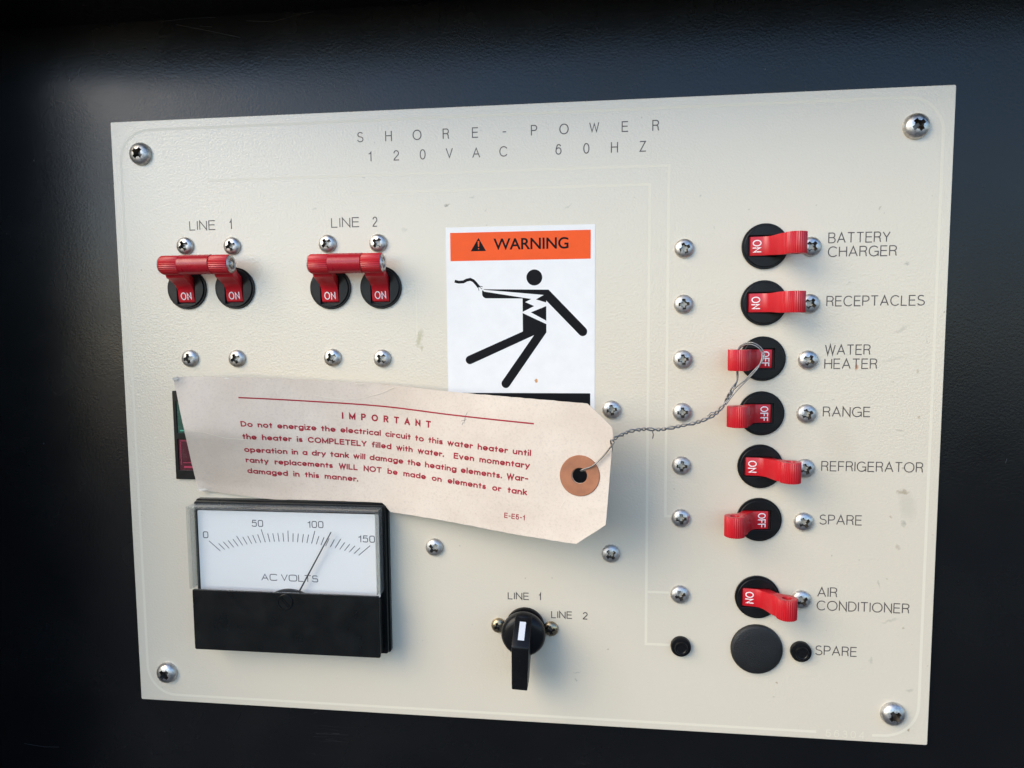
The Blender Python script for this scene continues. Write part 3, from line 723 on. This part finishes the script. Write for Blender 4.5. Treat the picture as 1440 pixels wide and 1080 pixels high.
# body outline: left arm, shoulders, right arm, torso, hips and legs (one outline)
def rnd(cx, cy, r, a0, a1, n=8):
    return [(cx+r*cos(radians(a0+(a1-a0)*k/n)), cy+r*sin(radians(a0+(a1-a0)*k/n))) for k in range(n+1)]
out = [(300,387),(640,386)] + rnd(816,595,24,-45,135) + [(627,441),(627,603)] + rnd(409,871,23,35,205) + [(562,618)] + rnd(217,752,22,70,245) + [(503,600),(503,432)] + rnd(311,411,22,90,180,5) + [(289,395)]
fig.poly([SX(*p) for p in out][::-1], z)
link('pictogram', fig.mesh('pictogram', 'sblack'), sk)
bolt = [(290,389),(614,413),(574,436),(630,452),(630,468),(546,502),(630,545),(630,562),(503,506),(503,500),(564,470),(517,450),(549,434),(300,399)]
link('lightning_bolt', MB().poly([SX(*p) for p in bolt][::-1], .17).mesh('lightning_bolt', 'sticker'), sk)
cw = [SX(*p) for p in [(143,347),(165,352),(190,350),(208,341),(227,337),(243,344),(257,358),(272,376)]]
stroke_mesh('cable_symbol', [cw], 1.25, 'sblack', z=.15, parent=sk)
stroke_mesh('spark_symbol', [[SX(266,368),SX(293,375)],[SX(268,372),SX(272,394)],[SX(270,372),SX(290,386)],[SX(262,378),SX(286,371)]], .22, 'sblack', z=.16, parent=sk)
link('black_band', MB().poly([(156.0,128),(216.8,128),(216.8,150.35),(156.0,150.35)], .145).mesh('black_band', 'sblack'), sk)
def blob(cx, cy, rx, ry, z, k=14):
    return [(cx+rx*cos(2*pi*i/k)*random.uniform(.6,1.2), cy+ry*sin(2*pi*i/k)*random.uniform(.6,1.2)) for i in range(k)]
link('stain', MB().poly(blob(193.4,155.7,.75,.95,0), .16).mesh('stain', 'rust'), sk)

# ================================================================ paper tag
# tag surface control points (mm, panel frame)
TP=[(35.7,158.6,17.0),(66.1,158.0,12.5),(95.7,156.4,9.0),(127.5,154.6,8.0),(158.8,152.0,13.0),(191.0,150.3,21.0),(226.9,148.3,30.0)]
TQ=[(35.4,104.8,1.5),(65.5,101.4,1.5),(93.7,99.5,2.0),(124.1,97.2,3.5),(155.4,95.1,10.0),(187.5,92.7,19.0),(222.7,91.6,30.0)]
TS=[0,30.5,60.0,91.3,123.1,156.4,193.3]
def _cr(P,s):
    n=len(TS)
    i=0
    while i<n-2 and s>TS[i+1]: i+=1
    h=TS[i+1]-TS[i]; x=(s-TS[i])/h
    def tan(j):
        if j==0: return [(P[1][k]-P[0][k])/(TS[1]-TS[0]) for k in range(3)]
        if j==n-1: return [(P[-1][k]-P[-2][k])/(TS[-1]-TS[-2]) for k in range(3)]
        return [(P[j+1][k]-P[j-1][k])/(TS[j+1]-TS[j-1]) for k in range(3)]
    a,b=tan(i),tan(i+1)
    h00=2*x**3-3*x*x+1;h10=x**3-2*x*x+x;h01=-2*x**3+3*x*x;h11=x**3-x*x
    return [h00*P[i][k]+h10*h*a[k]+h01*P[i+1][k]+h11*h*b[k] for k in range(3)]
def tagpt(s,t):
    p=_cr(TP,s);q=_cr(TQ,s)
    r=[q[k]+(p[k]-q[k])*t for k in range(3)]
    k=max(0.,1-s/80.)**1.2*6.0
    dw=k*max(0.,1-abs(t-.54)/.46)
    r[2]+=dw; r[0]+=(219-r[0])/290*dw; r[1]+=(180.4-r[1])/290*dw
    r[2]+=1.2*__import__('math').sin(s*.05+1)*4*t*(1-t)
    return r

def tn(s, t):
    e = .4
    a = Vector(tagpt(s+e,t))-Vector(tagpt(s-e,t)); b = Vector(tagpt(s,t+.01))-Vector(tagpt(s,t-.01))
    return a.cross(b).normalized()
def tagz(s, y, off):                       # s along, y up the card in mm (height 57)
    t = y/57.0
    p = Vector(tagpt(s, t))
    if p.x < 127.2 and p.z < 7.5 and t < .12:      # the lower edge rests on the top of the meter frame
        k = max(0, min(1, (p.x-68)/12))*(1 if p.x < 125 else max(0,(127.2-p.x)/2.2))
        p.y = max(p.y, p.y+(101.0+2.2*t/.12-p.y)*k) if p.y < 103.2 else p.y
    return tuple(p+tn(s, t)*off)
TL_ = 193.3
def tag_outline():
    ed = random.Random(3)
    def j(a): return ed.uniform(-a, a)
    pts = []
    n = 90
    for i in range(n+1):                           # bottom edge, left to right
        s = 1.0+(181.6-1.0)*i/n; pts.append((s, 0+j(.10)+(.5 if i in (0,) else 0)))
    pts += [(s, y) for s, y in ((185.5,3.2),(189.5,6.3),(193.1,9.3))]
    for i in range(1, 14): pts.append((TL_-.1+j(.03), 9.3+(48.2-9.3)*i/14))
    pts += [(192.7,48.4),(189.3,51.4),(185.6,54.4),(182.0,57.0)]
    for i in range(1, n+1):
        s = 182-(182-2.0)*i/n; y = 57+j(.10)
        for c, w, dd in ((22.5,1.0,.7),(40.5,.8,.5),(80.0,1.6,.5),(121,1.0,.5)):
            if abs(s-c) < w: y -= dd*(1-abs(s-c)/w)+.1
        pts.append((s, y))
    pts += [(.9,56.6),(.35,55.8),(.15,54.6)]
    for i in range(1, 22): pts.append((0+j(.07), 54.6-(54.6-1.4)*i/22))
    pts.append((.25,.9))
    return pts
HC, HR = (181.0, 27.8), 3.1
def tag_mesh():
    # grid triangulation: fill outline + hole, then subdivide by slicing with grid lines
    bm = bmesh.new()
    def ring(pts):
        vs = [bm.verts.new((x, y, 0)) for x, y in pts]
        return [bm.edges.new((vs[i], vs[(i+1) % len(vs)])) for i in range(len(vs))]
    eds = ring(tag_outline())+ring(circle(HC[0], HC[1], HR, 28))
    bmesh.ops.triangle_fill(bm, use_beauty=True, edges=eds)
    for x in range(3, 193, 3):
        bmesh.ops.bisect_plane(bm, geom=bm.verts[:]+bm.edges[:]+bm.faces[:], plane_co=(x,0,0), plane_no=(1,0,0))
    for y in range(3, 57, 3):
        bmesh.ops.bisect_plane(bm, geom=bm.verts[:]+bm.edges[:]+bm.faces[:], plane_co=(0,y,0), plane_no=(0,1,0))
    vs = [(v.co.x, v.co.y) for v in bm.verts]; bm.verts.index_update()
    fs = [tuple(v.index for v in f.verts) for f in bm.faces]
    be = [(e.verts[0].index, e.verts[1].index) for e in bm.edges if len(e.link_faces) == 1]
    bm.free()
    def fold(x, y):                                  # small dog-eared crease near the top edge, curled corners
        z = 0
        d = (y-50.2)-.004*(x-84)**2
        if d > 0 and 60 < x < 108: z += .10*d*sin(pi*(x-60)/48)*-1
        c = max(0, 1-hypot(x-0, y-57)/7); z += 2.4*c*c
        c = max(0, 1-hypot(x-1, y-0)/7); z += 1.6*c*c
        d2 = hypot((x-128)/3.2, (y-11)/1.6); z += .35*max(0, 1-d2)
        return z
    n = len(vs); V = [tagz(x, y, .18+fold(x,y)) for x, y in vs]+[tagz(x, y, -.18+fold(x,y)) for x, y in vs]
    F = fs+[tuple(i+n for i in f)[::-1] for f in fs]+[(a, b, b+n, a+n) for a, b in be]
    return MB().add(V, F).mesh('card', 'tag', smooth=40)
tg = thing('paper_tag', 0, 0, 'long manila paper tag with red IMPORTANT water heater notice, wired to a breaker lever', 'tag')
link('card', tag_mesh(), tg)
def tfn(x, y, z): return tagz(x, y, z)
RI = 'tagink'
def ttext(s, x0, x1, y0, y1=None, cap=2.05, wd=.6, gap=.30, space=.50, name='lettering'):
    y1 = y0 if y1 is None else y1
    st = text_strokes(s, G_FUT, cap, x0, x1, 0, gap=gap, space=space, wd=wd)
    r = Strokes([[(x, y+.25+y0+(y1-y0)*(x-x0)/(x1-x0)) for x, y in p] for p in st])
    r.lim = (y0+min(0,y1-y0)+.25-wd/2-(.42*cap if any(c in 'gpyq' for c in s) else .15), max(y0,y1)+.25+cap*1.14+wd/2)
    return r
TZ = .24
o = stroke_mesh('lettering', ttext('IMPORTANT', 72.0, 113.9, 40.45, cap=2.4, wd=.8, gap=1.2), .66, RI, z=TZ, fn=tfn, parent=tg); o['label'] = 'red heading IMPORTANT'
for s, x1, y0, y1, sp in (('Do not energize the electrical circuit to this water heater until',159.9,34.4,33.7,.62),('the heater is COMPLETELY filled with water.  Even momentary',159.7,28.55,28.55,.72),
    ('operation in a dry tank will damage the heating elements. War-',159.3,22.4,23.0,.58),('ranty replacements WILL NOT be made on elements or tank',159.1,17.35,17.3,.85),('damaged in this manner.',79.4,12.1,12.1,.75)):
    stroke_mesh('lettering', ttext(s, 26.3, x1, y0, y1, space=sp), .56, RI, z=TZ, fn=tfn, parent=tg)
stroke_mesh('lettering', ttext('E-E5-1', 149.4, 158.7, 6.3, 6.5, cap=1.9, wd=.40, gap=.36), .36, RI, z=TZ, fn=tfn, parent=tg)
rl_ = [(26.8+(160.4-26.8)*i/60, 47.75-.75*i/60) for i in range(61)]
stroke_mesh('red_rule', [rl_], .62, RI, z=TZ, fn=tfn, parent=tg)
stroke_mesh('scratch', [[(128+.0, 45.1),(130.3,45.9)],[(129.2,44.2),(129.7,47.2),(130.6,49)],[(128.4,43.4),(128.8,44.6)]], .12, 'ink', z=TZ+.03, fn=tfn, parent=tg)
stroke_mesh('crease', [[(60,50.6),(66,49.6),(74,49.4),(82,50.4),(90,53.2),(96,56.3)]], .20, 'torn', z=TZ, fn=tfn, parent=tg)
stroke_mesh('crease', [[(.6,30.4),(9,30.6),(19,28.4),(29,28.3)]], .22, 'torn', z=TZ, fn=tfn, parent=tg)
stroke_mesh('crease', [[(128.5,9.6),(129.2,11.6),(129.0,13.0)]], .35, 'torn', z=TZ, fn=tfn, parent=tg)
stroke_mesh('crease', [[(175.5,17.2),(173.8,14.0)]], .15, 'torn', z=TZ+.5, fn=tfn, parent=tg)
# torn pale fibres at the worn corners and nicks
for (cx, cy, rx, ry) in ((.9,56.1,1.5,.9),(22.5,56.4,1.3,.35),(2.2,.9,3.0,.9),(47,.45,2.2,.35),(119,.4,1.6,.3),(40.6,56.5,.9,.25),(80,56.6,1.7,.25)):
    pts = blob(cx, cy, rx, ry, 0, 12); pts = [(max(.15,x), min(56.9,max(.12,y))) for x, y in pts]
    ms = MB().add([tagz(x, y, .30+(2.4*max(0,1-hypot(x,y-57)/7)**2)+1.6*max(0,1-hypot(x-1,y)/7)**2) for x, y in pts], [tuple(range(12))])
    link('worn_edge', ms.mesh('worn_edge', 'torn'), tg)
# fibre reinforcement ring round the hole
def ring_mesh():
    n = 56; rad = [HR, HR+.25, 4.5, 6.2, 8.1, 8.35]; hh = [.30,.62,.66,.66,.62,.22]
    vs = [tagz(HC[0]+r*cos(2*pi*k/n), HC[1]+r*sin(2*pi*k/n), h) for k in range(n) for r, h in zip(rad, hh)]; m = len(rad)
    fs = [(k*m+i, ((k+1)%n)*m+i, ((k+1)%n)*m+i+1, k*m+i+1) for k in range(n) for i in range(m-1)]
    return MB().add(vs, fs).mesh('reinforcement_ring', 'ring', smooth=40)
link('reinforcement_ring', ring_mesh(), tg)

# ================================================================ tie wire
def spline(P, n=10):
    P = [Vector(p) for p in P]; out = []
    for i in range(len(P)-1):
        p0 = P[max(i-1,0)]; p1 = P[i]; p2 = P[i+1]; p3 = P[min(i+2,len(P)-1)]
        for k in range(n):
            t = k/n; out.append(.5*((2*p1)+(p2-p0)*t+(2*p0-5*p1+4*p2-p3)*t*t+(3*p1-p0-3*p2+p3)*t**3))
    return out+[P[-1]]
tw = thing('tie_wire', 0, 0, 'twisted grey wire looped through the WATER HEATER lever and holding the paper tag', 'wire')
core = spline([(225.9,134.7,31.6),(227.6,136.0,29.0),(232.4,137.6,25.5),(238.2,138.1,22.0),(245.3,137.8,20.0),(252.4,138.9,18.5),(260.9,140.8,17.5),(266.6,143.6,17.0),(270.2,147.3,16.5)], 26)
loose = spline([(270.2,147.3,16.5),(271.6,150.2,16.0),(273.6,153.9,15.5)], 26)
def strand(ph):
    out = []; L = 0; prev = core[0]
    for i, p in enumerate(core+loose[1:]):
        L += (p-prev).length; prev = p
        f = i/(len(core)+len(loose))
        pit = 5.2+1.2*sin(L*.5); am = .52+.16*sin(L*1.1+ph)
        if i > len(core): pit = 9; am = .8
        a = L*2*pi/5.6+ph+.5*sin(L*.8)
        t = (core+loose)[min(i+1, len(core)+len(loose)-1)]-p
        t = t.normalized() if t.length > 1e-6 else Vector((1,0,0)); n1 = t.cross(Vector((0,0,1))).normalized(); n2 = t.cross(n1)
        out.append(p+n1*cos(a)*am+n2*sin(a)*am)
    return out
sA, sB = strand(0), strand(pi)
SAx, SBx = sA[-1], sB[-1]
HU, HV, HW_ = 276.15, 165.2, 11.5
loopA = spline([sA[-12], SAx, (275.6,157.0,14.4),(276.2,160.6,12.0),(276.1,163,11.2),(276.1,167,11.2),(276.8,170.0,11.9),(279.6,171.7,14.4),(283.0,170.5,15.6),(284.7,167.4,16.0),(283.4,163.2,17.0),(280.6,159.6,17.4),(277.2,155.8,16.8),(274.2,152.2,16.2),(270.8,147.6,16.7)], 8)
loopB = spline([sB[-12], SBx, (275.9,155.6,16.4),(278.0,157.6,17.3),(281.4,161.4,17.3),(284.3,164.6,16.7),(285.5,167.4,16.1),(284.0,170.6,15.6),(280.5,172.4,14.6),(276.9,170.8,12.2),(275.5,167,11.7),(275.6,163,11.8),(275.8,159.5,12.4),(275.4,156.6,14.4),(273.0,151.6,15.8),(270.6,148.0,16.4)], 8)
h0 = Vector(tagz(HC[0]+.3, HC[1]+2.2, .4)); hb = Vector(tagz(HC[0]+.5, HC[1]+1.6, -2.0)); e1 = Vector(tagz(190.6, 37.4, 1.4)); e2 = Vector(tagz(186.5,32.8,1.5))
tailA = spline([hb, h0+Vector((0,0,.3)), h0+Vector((1.6,.9,1.0)), e2, e1, sA[0]], 8)[:-1]
bk = Vector(tagz(192.6,38.0,-1.2)); bk2 = Vector(tagz(186,31,-1.6))
tailB = spline([hb+Vector((0,0,-.3)), bk2, bk, sB[0]+Vector((-.6,-.5,-.8)), sB[0]], 8)[:-1]
link('strand', MB().tube(tailA+sA[:-12]+loopA, .30, 8).mesh('strand', 'wire', smooth=60), tw)
link('strand', MB().tube(tailB+sB[:-12]+loopB, .30, 8).mesh('strand', 'wire', smooth=60), tw)
link('wire_end', MB().tube([(241.6,137.6,21.4),(242.1,136.0,21.2),(241.9,134.2,20.6)], .2, 6).mesh('wire_end', 'wire'), tw)
link('wire_end', MB().tube([(263.6,143.0,17.4),(265.0,144.6,18.0),(266.4,144.6,18.2)], .24, 6).mesh('wire_end', 'wire'), tw)
